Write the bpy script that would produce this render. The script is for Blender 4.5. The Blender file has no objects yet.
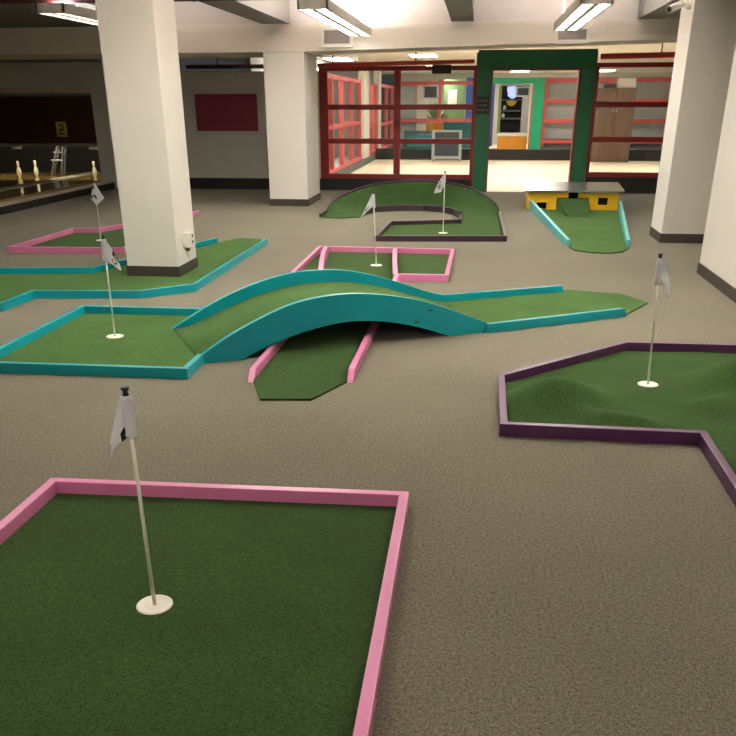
import bpy, bmesh, math, random
from mathutils import Vector, Matrix
random.seed(4)
SC = bpy.context.scene
COL = SC.collection

# ------------------------------------------------------------------ materials
def nodes(name):
    m = bpy.data.materials.new(name); m.use_nodes = True
    nt = m.node_tree; b = nt.nodes['Principled BSDF']
    return m, nt, b
def srgb(r, g, b):
    f = lambda c: (c/255/12.92) if c/255 <= .04045 else ((c/255+.055)/1.055)**2.4
    return (f(r), f(g), f(b), 1)
def paint(name, c, rough=.5, var=.06, scale=6, bump=.0, metal=0, spec=.5):
    m, nt, b = nodes(name)
    b.inputs['Roughness'].default_value = rough; b.inputs['Metallic'].default_value = metal
    b.inputs['Specular IOR Level'].default_value = spec
    tc = nt.nodes.new('ShaderNodeTexCoord'); n = nt.nodes.new('ShaderNodeTexNoise')
    n.inputs['Scale'].default_value = scale; n.inputs['Detail'].default_value = 5
    nt.links.new(tc.outputs['Object'], n.inputs['Vector'])
    mix = nt.nodes.new('ShaderNodeMix'); mix.data_type = 'RGBA'
    lo = tuple(x*(1-var) for x in c[:3])+(1,); hi = tuple(min(1, x*(1+var)) for x in c[:3])+(1,)
    mix.inputs['A'].default_value = lo; mix.inputs['B'].default_value = hi
    nt.links.new(n.outputs['Fac'], mix.inputs['Factor']); nt.links.new(mix.outputs['Result'], b.inputs['Base Color'])
    if bump:
        bp = nt.nodes.new('ShaderNodeBump'); bp.inputs['Strength'].default_value = bump; bp.inputs['Distance'].default_value = .004
        n2 = nt.nodes.new('ShaderNodeTexNoise'); n2.inputs['Scale'].default_value = 120
        nt.links.new(tc.outputs['Object'], n2.inputs['Vector'])
        nt.links.new(n2.outputs['Fac'], bp.inputs['Height']); nt.links.new(bp.outputs['Normal'], b.inputs['Normal'])
    return m
def fibre(name, dark, light, fine, coarse, bump, sheen, tint, patch=.25):
    """carpet or turf: fine speckle of two tones over a broad wear pattern"""
    m, nt, b = nodes(name)
    b.inputs['Roughness'].default_value = 1; b.inputs['Specular IOR Level'].default_value = .05
    b.inputs['Sheen Weight'].default_value = sheen; b.inputs['Sheen Roughness'].default_value = .5
    b.inputs['Sheen Tint'].default_value = tint
    tc = nt.nodes.new('ShaderNodeTexCoord')
    n1 = nt.nodes.new('ShaderNodeTexNoise'); n1.inputs['Scale'].default_value = fine; n1.inputs['Detail'].default_value = 3; n1.inputs['Roughness'].default_value = .7
    n2 = nt.nodes.new('ShaderNodeTexNoise'); n2.inputs['Scale'].default_value = coarse; n2.inputs['Detail'].default_value = 4
    for n in (n1, n2): nt.links.new(tc.outputs['Object'], n.inputs['Vector'])
    r = nt.nodes.new('ShaderNodeValToRGB'); r.color_ramp.elements[0].position = .37; r.color_ramp.elements[1].position = .63
    r.color_ramp.elements[0].color = dark; r.color_ramp.elements[1].color = light
    n3 = nt.nodes.new('ShaderNodeTexNoise'); n3.inputs['Scale'].default_value = fine*.36; n3.inputs['Detail'].default_value = 2
    nt.links.new(tc.outputs['Object'], n3.inputs['Vector'])
    mf = nt.nodes.new('ShaderNodeMix'); mf.inputs['Factor'].default_value = .26
    nt.links.new(n1.outputs['Fac'], mf.inputs['A']); nt.links.new(n3.outputs['Fac'], mf.inputs['B'])
    nt.links.new(mf.outputs['Result'], r.inputs['Fac'])
    mr = nt.nodes.new('ShaderNodeMapRange'); mr.inputs['From Min'].default_value = .3; mr.inputs['From Max'].default_value = .7
    mr.inputs['To Min'].default_value = 1-patch; mr.inputs['To Max'].default_value = 1+patch*.6
    nt.links.new(n2.outputs['Fac'], mr.inputs['Value'])
    mx = nt.nodes.new('ShaderNodeMix'); mx.data_type = 'RGBA'; mx.blend_type = 'MULTIPLY'; mx.inputs['Factor'].default_value = 1
    nt.links.new(r.outputs['Color'], mx.inputs['A']); nt.links.new(mr.outputs['Result'], mx.inputs['B'])
    nt.links.new(mx.outputs['Result'], b.inputs['Base Color'])
    bp = nt.nodes.new('ShaderNodeBump'); bp.inputs['Strength'].default_value = bump; bp.inputs['Distance'].default_value = .006
    nt.links.new(n1.outputs['Fac'], bp.inputs['Height']); nt.links.new(bp.outputs['Normal'], b.inputs['Normal'])
    return m
def glow(name, c, s):
    m, nt, b = nodes(name)
    b.inputs['Base Color'].default_value = (.8, .8, .8, 1)
    b.inputs['Emission Color'].default_value = c; b.inputs['Emission Strength'].default_value = s
    return m
def glass(name):
    m = bpy.data.materials.new(name); m.use_nodes = True; nt = m.node_tree
    nt.nodes.remove(nt.nodes['Principled BSDF'])
    o = nt.nodes['Material Output']; t = nt.nodes.new('ShaderNodeBsdfTransparent'); g = nt.nodes.new('ShaderNodeBsdfGlossy')
    t.inputs['Color'].default_value = (.95, .97, .96, 1); g.inputs['Roughness'].default_value = .02
    f = nt.nodes.new('ShaderNodeValue'); f.outputs[0].default_value = .035
    mx = nt.nodes.new('ShaderNodeMixShader')
    nt.links.new(f.outputs[0], mx.inputs[0]); nt.links.new(t.outputs[0], mx.inputs[1]); nt.links.new(g.outputs[0], mx.inputs[2])
    nt.links.new(mx.outputs[0], o.inputs['Surface'])
    return m
def wood(name, c1, c2, rough, axis='Y', coat=0):
    m, nt, b = nodes(name)
    b.inputs['Roughness'].default_value = rough; b.inputs['Coat Weight'].default_value = coat; b.inputs['Coat Roughness'].default_value = .06
    tc = nt.nodes.new('ShaderNodeTexCoord'); mp = nt.nodes.new('ShaderNodeMapping')
    mp.inputs['Scale'].default_value = (26, 1, 26) if axis == 'Y' else (14, 14, 1)
    n = nt.nodes.new('ShaderNodeTexNoise'); n.inputs['Scale'].default_value = 1.6; n.inputs['Detail'].default_value = 6
    r = nt.nodes.new('ShaderNodeValToRGB'); r.color_ramp.elements[0].color = c1; r.color_ramp.elements[1].color = c2
    r.color_ramp.elements[0].position = .3; r.color_ramp.elements[1].position = .7
    nt.links.new(tc.outputs['Object'], mp.inputs[0]); nt.links.new(mp.outputs[0], n.inputs['Vector'])
    nt.links.new(n.outputs['Fac'], r.inputs['Fac']); nt.links.new(r.outputs['Color'], b.inputs['Base Color'])
    return m

M = dict(
 carpet=fibre('carpet', srgb(54, 52, 43), srgb(146, 141, 121), 210, .9, .7, .12, (1, .95, .88, 1), .12),
 turf=fibre('turf', srgb(12, 32, 10), srgb(62, 92, 48), 190, 2.2, 1, .2, (.55, .8, .35, 1), .22),
 turf_pale=fibre('turf_pale', srgb(28, 56, 24), srgb(84, 120, 64), 190, 2.2, 1, .15, (.6, .8, .4, 1), .2),
 pink=paint('pink_paint', srgb(214, 124, 170), .32, .06, 9, spec=.7),
 teal=paint('teal_paint', srgb(0, 148, 158), .3, .06, 5, spec=.5),
 purple=paint('purple_paint', srgb(84, 42, 84), .34, .1, 9, spec=.4),
 plum=paint('plum_paint', srgb(58, 36, 54), .35, .1, 9, spec=.5),
 mint=paint('mint_paint', srgb(96, 186, 190), .45, .08, 6),
 white=paint('white_wall_paint', srgb(226, 221, 212), .75, .02, 2, .12),
 soffit=paint('soffit_paint', srgb(226, 216, 204), .8, .02, 2, .1),
 ceil=paint('ceiling_paint', srgb(212, 202, 196), .85, .02, 2, .1),
 grey=paint('grey_wall_paint', srgb(202, 201, 194), .75, .03, 2, .1),
 greybeam=paint('grey_duct_paint', srgb(128, 124, 118), .7, .04, 3),
 shadegrey=paint('unlit_ceiling_grey', srgb(92, 90, 84), .8, .04, 3),  # shade of the unlit upper left put into the colour
 vinyl=paint('dark_vinyl_base', srgb(62, 56, 50), .5, .08, 4),
 black=paint('black_paint', srgb(24, 23, 23), .55, .1, 5),
 blackcap=paint('black_plastic', srgb(14, 13, 13), .4),
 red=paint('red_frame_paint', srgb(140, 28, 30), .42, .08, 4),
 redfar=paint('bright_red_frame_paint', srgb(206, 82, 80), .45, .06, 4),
 redpipe=paint('red_pipe_paint', srgb(206, 64, 56), .45, .08, 4),
 maroonpipe=paint('maroon_pipe_paint', srgb(88, 44, 48), .45, .08, 4),
 green=paint('green_door_paint', srgb(18, 112, 70), .4, .1, 3),
 brightgreen=paint('bright_green_paint', srgb(20, 160, 112), .45, .06, 3),
 cloth=paint('white_flag_cloth', srgb(232, 232, 236), .85, .03, 20, .2),
 sleeve=paint('flag_sleeve_cloth', srgb(222, 222, 226), .85, .06, 30, .3),
 pole=paint('cream_pole', srgb(222, 220, 204), .35, .05, 9),
 cup=paint('white_cup_plastic', srgb(240, 238, 226), .4, .02, 9),
 plastic=paint('white_plastic', srgb(226, 222, 210), .4, .02, 9),
 metalwhite=paint('fixture_enamel', srgb(176, 168, 156), .5, .03, 5),
 ventgrille=paint('vent_grille', srgb(150, 142, 134), .6, .05, 9),
 dark=paint('dark_void', srgb(12, 12, 12), .8, .1, 3),
 maroon=paint('maroon_panel', srgb(136, 40, 66), .5, .08, 2),
 framegrey=paint('panel_frame_grey', srgb(196, 194, 188), .6, .04, 5),
 yellow=paint('yellow_paint', srgb(232, 178, 14), .45, .07, 6),
 roofmetal=paint('roof_sheet', srgb(160, 160, 164), .22, .14, 7, metal=.85),
 creamfloor=paint('cream_floor', srgb(232, 218, 190), .55, .03, 1),
 creamwall=paint('cream_wall', srgb(214, 208, 196), .8, .03, 1),
 palegrey=paint('pale_grey_wall', srgb(168, 172, 170), .8, .04, 1),
 slab=paint('slate_grey', srgb(90, 96, 98), .7, .08, 2),
 teal2=paint('deep_teal', srgb(24, 108, 112), .6, .15, 4),
 blue=paint('blue_panel', srgb(44, 78, 136), .6, .1, 3),
 orange=paint('orange_yellow', srgb(220, 150, 30), .6, .1, 5),
 leaf=paint('leaf_green', srgb(116, 144, 92), .6, .35, 9),
 slate=paint('dark_board', srgb(58, 62, 70), .6, .1, 9),
 silver=paint('silver_frame', srgb(176, 178, 180), .35, .05, 9, metal=.5),
 steel=paint('dull_steel', srgb(120, 120, 122), .35, .1, 9, metal=.7),
 mask=paint('dark_red_masking', srgb(52, 16, 14), .5, .5, 3),
 pin=paint('ivory_pin', srgb(228, 224, 196), .35, .03, 9),
 card=paint('yellow_card', srgb(196, 170, 40), .6, .06, 9),
 cabinet=wood('brown_cabinet_wood', srgb(92, 66, 50), srgb(124, 94, 74), .5, 'Z'),
 lane=wood('lane_maple', srgb(150, 116, 60), srgb(200, 164, 92), .2, 'Y', .8),
 lanegutter=paint('gutter_grey', srgb(60, 58, 54), .4),
 lanetrim=paint('pale_lane_trim', srgb(188, 180, 160), .4),
 glass=glass('clear_glass'),
 lens=glow('lit_fixture_lens', (.985, .985, .89, 1), 14.0),
 uplens=glow('lit_fixture_top', (1, .955, .9, 1), 48.0),
 uplens_dim=glow('dim_fixture_top', (1, .955, .9, 1), 22.0),
 lens_near=glow('near_fixture_lens', (.985, .985, .89, 1), 4.5),
 lens_dim=glow('dim_fixture_lens', (.985, .985, .89, 1), 6.0),
 lens_far=glow('lit_far_lens', (1, .95, .87, 1), 17.0),
 bulb=glow('lit_lane_bulb', (1, .9, .65, 1), 16.0),
 screen=paint('dark_screen', srgb(30, 32, 36), .3),
 bluelamp=glow('lit_blue_lamp', (.25, .4, 1, 1), .5),
)

for k in ('cloth', 'sleeve'):
    nt = M[k].node_tree; b = nt.nodes['Principled BSDF']; o = nt.nodes['Material Output']
    tr = nt.nodes.new('ShaderNodeBsdfTranslucent'); tr.inputs['Color'].default_value = (.85, .85, .87, 1)
    mx = nt.nodes.new('ShaderNodeMixShader'); mx.inputs[0].default_value = .4
    nt.links.new(b.outputs[0], mx.inputs[1]); nt.links.new(tr.outputs[0], mx.inputs[2]); nt.links.new(mx.outputs[0], o.inputs['Surface'])

# ------------------------------------------------------------------ helpers
def tagit(o, label=None, cat=None, group=None, kind=None):
    if label: o['label'] = label
    if cat: o['category'] = cat
    if group: o['group'] = group
    if kind: o['kind'] = kind
    return o
def thing(name, loc, label, cat, group=None):
    o = bpy.data.objects.new(name, None); o.location = loc; o.empty_display_size = .1
    COL.objects.link(o); return tagit(o, label, cat, group)
def wloc(o):
    v = Vector(o.location)
    while o.parent: o = o.parent; v += Vector(o.location)
    return v
def mk(name, bm, mats, parent=None, origin=None, smooth=False):
    """world-space bmesh -> one mesh object; a child keeps its own origin, given relative to its parent"""
    if not isinstance(mats, (list, tuple)): mats = [mats]
    bmesh.ops.recalc_face_normals(bm, faces=bm.faces)
    og = Vector(origin) if origin is not None else (wloc(parent) if parent else Vector((0, 0, 0)))
    for v in bm.verts: v.co -= og
    me = bpy.data.meshes.new(name); bm.to_mesh(me); bm.free()
    for m in mats: me.materials.append(m)
    if smooth:
        for p in me.polygons: p.use_smooth = True
    o = bpy.data.objects.new(name, me); COL.objects.link(o)
    if parent:
        o.parent = parent; o.location = og - wloc(parent)
    else: o.location = og
    return o
def nb(): return bmesh.new()
def box(bm, x0, x1, y0, y1, z0, z1, bev=0, mi=0):
    vs = [bm.verts.new((x, y, z)) for z in (z0, z1) for y in (y0, y1) for x in (x0, x1)]
    fs = [bm.faces.new([vs[i] for i in f]) for f in ((0, 1, 3, 2), (4, 6, 7, 5), (0, 4, 5, 1), (2, 3, 7, 6), (0, 2, 6, 4), (1, 5, 7, 3))]
    for f in fs: f.material_index = mi
    if bev:
        es = list({e for f in fs for e in f.edges})
        r = bmesh.ops.bevel(bm, geom=es, offset=bev, segments=2, affect='EDGES', profile=.6)
        for f in r['faces']: f.material_index = mi
    return fs
def prism(bm, pts, z0, z1, bev=0):
    """pts: xy list; z0/z1 numbers or per-point lists"""
    n = len(pts)
    zl = z0 if isinstance(z0, (list, tuple)) else [z0]*n
    zh = z1 if isinstance(z1, (list, tuple)) else [z1]*n
    lo = [bm.verts.new((p[0], p[1], zl[i])) for i, p in enumerate(pts)]
    hi = [bm.verts.new((p[0], p[1], zh[i])) for i, p in enumerate(pts)]
    fs = [bm.faces.new(lo[::-1]), bm.faces.new(hi)]
    for i in range(n): fs.append(bm.faces.new((lo[i], lo[(i+1) % n], hi[(i+1) % n], hi[i])))
    if bev:
        es = list({e for f in fs for e in f.edges})
        bmesh.ops.bevel(bm, geom=es, offset=bev, segments=2, affect='EDGES', profile=.6)
    return fs
def tube(bm, p, q, r0, r1=None, seg=10):
    p = Vector(p); q = Vector(q); r1 = r0 if r1 is None else r1
    d = (q-p).normalized(); a = Vector((0, 0, 1)) if abs(d.z) < .9 else Vector((1, 0, 0))
    u = d.cross(a).normalized(); w = d.cross(u)
    A = [bm.verts.new(p + (u*math.cos(t)+w*math.sin(t))*r0) for t in [2*math.pi*i/seg for i in range(seg)]]
    B = [bm.verts.new(q + (u*math.cos(t)+w*math.sin(t))*r1) for t in [2*math.pi*i/seg for i in range(seg)]]
    bm.faces.new(A); bm.faces.new(B[::-1])
    for i in range(seg): bm.faces.new((A[i], A[(i+1) % seg], B[(i+1) % seg], B[i]))
def lathe(bm, c, prof, seg=28):
    rings = []
    for r, z in prof:
        if r < 1e-5: rings.append([bm.verts.new((c[0], c[1], c[2]+z))])
        else: rings.append([bm.verts.new((c[0]+r*math.cos(2*math.pi*i/seg), c[1]+r*math.sin(2*math.pi*i/seg), c[2]+z)) for i in range(seg)])
    for A, B in zip(rings, rings[1:]):
        for i in range(seg):
            j = (i+1) % seg
            if len(A) == 1 and len(B) == 1: continue
            if len(A) == 1: bm.faces.new((A[0], B[j], B[i]))
            elif len(B) == 1: bm.faces.new((A[i], A[j], B[0]))
            else: bm.faces.new((A[i], A[j], B[j], B[i]))
    for R in (rings[0], rings[-1]):
        if len(R) > 2: bm.faces.new(R)
def offset_line(pts, w, closed):
    """offset polyline to its left by w with mitred corners"""
    n = len(pts); out = []
    P = [Vector((p[0], p[1])) for p in pts]
    for i in range(n):
        a = P[i-1] if (closed or i > 0) else None
        c = P[(i+1) % n] if (closed or i < n-1) else None
        d1 = (P[i]-a).normalized() if a is not None else None
        d2 = (c-P[i]).normalized() if c is not None else None
        if d1 is None: d1 = d2
        if d2 is None: d2 = d1
        n1 = Vector((-d1.y, d1.x)); n2 = Vector((-d2.y, d2.x))
        m = (n1+n2)
        m = m/(max(.25, m.dot(n1)))
        out.append(P[i]+m*w)
    return out
RW = .038; RH = .066; TZ = .012
def rails(root, pts, mat, closed=False, side=1, h=RH, w=RW, name='rail', z0=.001):
    """one mitred board per straight run along the outer line"""
    inn = offset_line(pts, w*side, closed); n = len(pts)
    for i in range(n if closed else n-1):
        j = (i+1) % n
        bm = nb()
        hs = [h[i], h[j], h[j], h[i]] if isinstance(h, (list, tuple)) else h
        prism(bm, [pts[i], pts[j], inn[j], inn[i]], z0, hs, .0035)
        mid = [(pts[i][k]+pts[j][k])/2 for k in (0, 1)]
        mk(name, bm, mat, root, origin=(mid[0], mid[1], 0))
    return inn
def one_rail(root, pts, mat, side=1, h=RH, w=RW, name='rail', z0=.001):
    inn = offset_line(pts, w*side, False); n = len(pts); bm = nb()
    H = h if isinstance(h, (list, tuple)) else [h]*n
    cols = []
    for i in range(n):
        cols.append([bm.verts.new((q[0], q[1], z)) for q, z in ((pts[i], z0), (pts[i], H[i]), (inn[i], H[i]), (inn[i], z0))])
    for A, B in zip(cols, cols[1:]):
        for k in range(4): bm.faces.new((A[k], A[(k+1) % 4], B[(k+1) % 4], B[k]))
    bm.faces.new(cols[0]); bm.faces.new(cols[-1][::-1])
    m = pts[n//2]
    return mk(name, bm, mat, root, origin=(m[0], m[1], 0))
def turf(root, pts, mat, zf=None, step=.4, hole=None, z0=.001, name='turf'):
    """turf sheet: gridded polygon at TZ (+ zf), edges turned down to the floor"""
    bm = nb()
    bm.faces.new([bm.verts.new((p[0], p[1], 0)) for p in pts]).normal_update()
    bmesh.ops.triangulate(bm, faces=bm.faces[:])
    xs = [p[0] for p in pts]; ys = [p[1] for p in pts]
    cuts = []
    if zf:
        x = min(xs)+step
        while x < max(xs): cuts.append(((x, 0, 0), (1, 0, 0))); x += step
        y = min(ys)+step
        while y < max(ys): cuts.append(((0, y, 0), (0, 1, 0))); y += step
    if hole:
        cuts += [((hole[0], 0, 0), (1, 0, 0)), ((hole[1], 0, 0), (1, 0, 0)), ((0, hole[2], 0), (0, 1, 0)), ((0, hole[3], 0), (0, 1, 0))]
    for c, nn in cuts:
        bmesh.ops.bisect_plane(bm, geom=bm.verts[:]+bm.edges[:]+bm.faces[:], plane_co=c, plane_no=nn, dist=1e-5)
    if hole:
        kill = []
        for f in bm.faces:
            c = f.calc_center_median()
            if hole[0] < c.x < hole[1] and hole[2] < c.y < hole[3]: kill.append(f)
        bmesh.ops.delete(bm, geom=kill, context='FACES')
    if not zf: bmesh.ops.dissolve_limit(bm, angle_limit=.01, verts=bm.verts[:], edges=bm.edges[:])
    for v in bm.verts: v.co.z = TZ+(zf(v.co.x, v.co.y) if zf else 0)
    be = [e for e in bm.edges if e.is_boundary]
    r = bmesh.ops.extrude_edge_only(bm, edges=be)
    for g in r['geom']:
        if isinstance(g, bmesh.types.BMVert): g.co.z = z0
    return mk(name, bm, mat, root, smooth=False if not zf else True)
def cup(root, x, y, z=TZ):
    bm = nb()
    lathe(bm, (x, y, z), [(.058, -.004), (.059, .002), (.056, .0045), (.052, .0045), (.046, .002), (.03, .0015), (0, .0015)], 36)
    mk('cup_ring', bm, M['cup'], root, origin=(x, y, z), smooth=True)

# ------------------------------------------------------------------ room shell
def struct(name, bm, mat): return tagit(mk(name, bm, mat), kind='structure')
def sbox(name, mat, *a, bev=0):
    bm = nb(); box(bm, *a, bev=bev); return struct(name, bm, mat)
YB = 16.5; ZC = 3.05
sbox('floor', M['carpet'], -11, 4.6, -5, YB, -.1, 0)
sbox('ceiling', M['ceil'], -11, 4.6, -5, YB, ZC, ZC+.1)
sbox('wall_left', M['grey'], -11.1, -11, -5, 18.6, -.1, ZC)
sbox('wall_back', M['white'], -11, 4.6, -5.1, -5, -.1, ZC)
sbox('wall_right', M['white'], 2.19, 2.6, -5, 8.49, 0, ZC)
sbox('wall_side', M['white'], 4.5, 4.6, 8.49, YB, 0, ZC)
bm = nb(); box(bm, 2.18, 2.19, -5, 8.5, 0, .1); box(bm, 2.18, 2.6, 8.49, 8.5, 0, .1); struct('baseboard_right', bm, M['vinyl'])
def column(name, x0, x1, y0, y1, zt):
    sbox(name, M['white'], x0, x1, y0, y1, 0, zt, bev=.008)
    bm = nb()
    box(bm, x0-.008, x1+.008, y0-.008, y0, 0, .105); box(bm, x0-.008, x1+.008, y1, y1+.008, 0, .105)
    box(bm, x0-.008, x0, y0, y1, 0, .105); box(bm, x1, x1+.008, y0, y1, 0, .105)
    struct('baseboard_'+name, bm, M['vinyl'])
column('column_front', -3.25, -2.745, 7.68, 8.23, ZC)
column('column_middle', -3.28, -2.655, 13.76, 14.86, 2.2)
column('column_right', 2.2, 2.9, 10.42, 11.06, ZC)
# dropped beam across the room
def soffit(name, x0, x1, y1):
    bm = nb(); zb = lambda x: 2.2 if x < -2.6 else 2.215+.02*(x+2.6)
    prism(bm, [(x0, 13.75), (x1, 13.75), (x1, y1), (x0, y1)], [zb(x0), zb(x1), zb(x1), zb(x0)], 2.575); struct(name, bm, M['soffit'])
soffit('trim_soffit_left', -11, -2.65, 15.4); soffit('trim_soffit_right', -2.65+.0001, 4.5, 14.7)
sbox('wall_upper', M['ceil'], -11, 4.5, 13.79, 13.9, 2.575, ZC)
sbox('trim_shade_slab', M['shadegrey'], -11, -4.95, 9.0, 13.74, 2.56, 2.64)  # added dark slab, stands in for shade on the unlit upper left
for k, (a, b) in enumerate(((-3.27, -2.84), (-.46, -.14), (2.15, 2.5))):
    sbox('trim_duct_%d' % (k+1), M['greybeam'], a, b, -5, 13.72, 2.565, ZC)
# grey partition with the maroon panel, and dark base
sbox('wall_partition', M['grey'], -7.0, -2.92, YB, YB+.12, 0, 2.03)
bm = nb(); box(bm, -7.0, -2.92, YB-.012, YB, 0, .2); struct('baseboard_partition', bm, M['black'])
# lane bay opening
sbox('wall_bay', M['grey'], -11, -7.26, YB-.05, YB+.05, 1.77, 2.2)
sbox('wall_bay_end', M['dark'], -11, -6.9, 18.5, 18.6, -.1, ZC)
sbox('wall_bay_side', M['grey'], -6.985, -6.90, YB-.05, 18.5, 0, ZC)
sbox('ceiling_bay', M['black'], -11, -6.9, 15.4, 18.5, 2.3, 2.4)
sbox('wall_bay_pier', M['grey'], -7.26, -6.99, YB-.06, YB+.06, 0, 2.2)
sbox('trim_bay', M['framegrey'], -11, -7.27, YB+.06, YB+.16, 1.68, 1.78)

# --------------------------------------------- far room (behind the red glazing)
sbox('floor_far', M['creamfloor'], -3.3, 9, YB, 37, -.1, 0)
sbox('ceiling_far', M['creamwall'], -6.9, 9, YB, 37, 2.55, 2.65)
sbox('wall_far', M['creamwall'], -3.3, 9, 36.5, 36.6, 0, 2.55)
sbox('wall_far_right', M['palegrey'], 8.9, 9, YB, 37, 0, 2.55)
sbox('wall_far_left', M['palegrey'], -4.3, -4.2, YB+.12, 37, 0, 2.55)
sbox('floor_hall', M['palegrey'], -4.2, -3.3, YB+.12, 37, -.1, 0)
bm = nb(); box(bm, -3.12, -2.95, YB+.1, 36, 0, .17); struct('trim_curb', bm, M['slab'])
sbox('wall_far_pier', M['creamwall'], -3.1, -2.95, 23.3, 24.4, .17, 2.55)
sbox('wall_far_post', M['creamwall'], -3.1, -2.95, 26.7, 27.4, .17, 2.55)
bm = nb(); box(bm, -2.95, 9, 26.0, 26.25, 0, .29); struct('trim_step', bm, M['black'])

# red glazing along the far left side of that room
def side_glazing(n, ys, hz, label):
    r = tagit(bpy.data.objects.new('window_%d' % n, None), kind='structure'); COL.objects.link(r); r.location = (-3.02, (ys[0]+ys[-1])/2, 0)
    for y in ys:
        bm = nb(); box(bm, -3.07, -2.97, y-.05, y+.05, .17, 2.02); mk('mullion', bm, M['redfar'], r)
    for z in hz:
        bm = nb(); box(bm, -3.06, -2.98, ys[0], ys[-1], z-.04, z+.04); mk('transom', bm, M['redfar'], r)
    bm = nb(); box(bm, -3.023, -3.017, ys[0], ys[-1], .2, 2.0); mk('pane', bm, M['glass'], r)
side_glazing(3, (16.9, 18.4, 19.85, 21.3, 22.85), (.2, 1.05, 1.99), '')
side_glazing(4, (24.5, 25.6, 26.6), (.2, .9, 1.99), '')
side_glazing(5, (27.5, 29.6, 31.6, 33.5), (.2, .9, 1.99), '')

# ------------------------------------------------- red windows and green portal
def glazing(n, x0, x1, zs, mull, z0, z1, right_open=False):
    r = tagit(bpy.data.objects.new('window_%d' % n, None), kind='structure'); COL.objects.link(r); r.location = ((x0+x1)/2, YB+.05, 0)
    y0, y1 = YB, YB+.1
    def part(nm, a, b, c, d, mt='red', yy=(y0, y1)):
        bm = nb(); box(bm, a, b, yy[0], yy[1], c, d, bev=.006); mk(nm, bm, M[mt], r)
    part('head', x0, x1, z1-.075, z1); part('sill', x0, x1, z0, z0+.08)
    part('jamb', x0, x0+.16 if n == 1 else x0+.06, z0+.08, z1-.075); part('jamb', x1-.06, x1, z0+.08, z1-.075)
    for m in mull: part('mullion', m-.06, m+.06, z0+.08, z1-.075, yy=(y0+.005, y1-.005))
    xe = [x0+.1]+[m for m in mull]+[x1-.05]
    for a, b in zip(xe, xe[1:]):
        for z in zs: part('transom', a+.055 if n == 1 or a != xe[0] else a-.045, b-.05 if b != xe[-1] else b, z-.045, z+.045, yy=(y0+.01, y1-.01))
        ze = [z0+.04]+list(zs)+[z1-.04]
        for c, d in zip(ze, ze[1:]):
            bm = nb(); box(bm, a, b, YB+.047, YB+.053, c, d); mk('pane', bm, M['glass'], r)
    bm = nb(); box(bm, x0, x1, YB+.002, YB+.11, 0, z0); mk('base_panel', bm, M['black'], r)
glazing(1, -2.92, -.065, (1.435, .86), (-1.485,), .21, 2.1)
glazing(2, 1.99, 4.5, (1.47, .9), (), .27, 2.13)
door = tagit(bpy.data.objects.new('door_1', None), kind='structure'); COL.objects.link(door); door.location = (.97, YB, 0)
for nm, a in (('jamb', (-.06, .19, 0, 2.04)), ('jamb', (1.725, 1.98, 0, 2.04)), ('head', (-.06, 1.98, 2.04, 2.34))):
    bm = nb(); box(bm, a[0], a[1], YB-.06, YB+.14, a[2], a[3], bev=.006); mk(nm, bm, M['green'], door)
for a in ((.19, .215, 0, 2.04), (1.70, 1.725, 0, 2.04), (.215, 1.70, 2.015, 2.04), (-.085, -.06, 0, 2.3), (1.98, 1.99, 0, 2.3)):
    bm = nb(); box(bm, a[0], a[1], YB-.065, YB+.145, a[2], a[3]); mk('red_edging', bm, M['red'], door)
# small painted plate with three lines of lettering on the left jamb
pl = thing('notice_plate', (.04, YB-.065, 1.46), 'small dark notice with three lines of lettering on the green door jamb', 'sign')
bm = nb(); box(bm, -.055, .165, YB-.069, YB-.0605, 1.32, 1.6); mk('plate', bm, paint('dark_notice', srgb(36, 44, 42), .6), pl)
lmat = paint('pale_lettering', srgb(150, 140, 128), .6)
for z, (a, b) in ((1.535, (-.04, .15)), (1.46, (-.01, .135)), (1.385, (-.045, .155))):
    bm = nb(); x = a
    while x < b-.01:
        w = .014; box(bm, x, x+.005, YB-.072, YB-.069, z-.018, z+.018)
        if random.random() < .8: box(bm, x+.005, x+w, YB-.072, YB-.069, z+(.012 if random.random() < .5 else -.003), z+(.018 if random.random() < .5 else .004)+.002)
        if random.random() < .6: box(bm, x+w-.004, x+w, YB-.072, YB-.069, z-.018, z+.014)
        x += .021
    mk('lettering_line', bm, lmat, pl)

# ------------------------------------------------------------------ putting holes
# pink green in the foreground
A = thing('putting_green', (-.97, 2.0, 0), 'big square putting green with pink rails in the foreground', 'mini golf hole')
P = [(-1.737, .85), (-.195, .85), (-.206, 3.044), (-1.725, 3.004)]
rails(A, P, M['pink'], True, 1)
turf(A, offset_line(P, .02, True), M['turf']); cup(A, -.975, 2.187)
# purple L-shaped green with mounds
B = thing('putting_green', (1.2, 4.2, 0), 'purple railed green with humps in its turf, beside the right wall', 'mini golf hole')
P = [(.18, 3.877), (1.129, 3.865), (1.112, 2.3), (2.14, 2.3), (2.14, 5.57), (1.033, 5.557), (.187, 4.715)]
rails(B, P, M['purple'], True, 1)
def gs(x, y, cx, cy, sx, sy, h, r=0):
    c, s = math.cos(r), math.sin(r); dx, dy = x-cx, y-cy
    return h*math.exp(-((dx*c+dy*s)/sx)**2-((-dx*s+dy*c)/sy)**2)
def bumps(x, y):
    return (gs(x, y, .48, 4.40, .27, .17, .14, .45)+gs(x, y, .80, 4.12, .2, .08, .055, -.3)+gs(x, y, 1.55, 4.80, .19, .22, .17)+gs(x, y, 1.36, 4.45, .13, .07, .035, .4)+gs(x, y, 1.35, 4.35, .12, .1, .02)
            +gs(x, y, 1.95, 4.2, .3, .25, .05)+gs(x, y, 1.3, 5.25, .3, .12, .02)+.004*math.sin(9*x+4*y)*math.sin(11*y))*(1-math.exp(-((x-1.057)**2+(y-4.78)**2)/.02))
turf(B, offset_line(P, .02, True), M['turf'], bumps, .045); cup(B, 1.057, 4.782)
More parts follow.
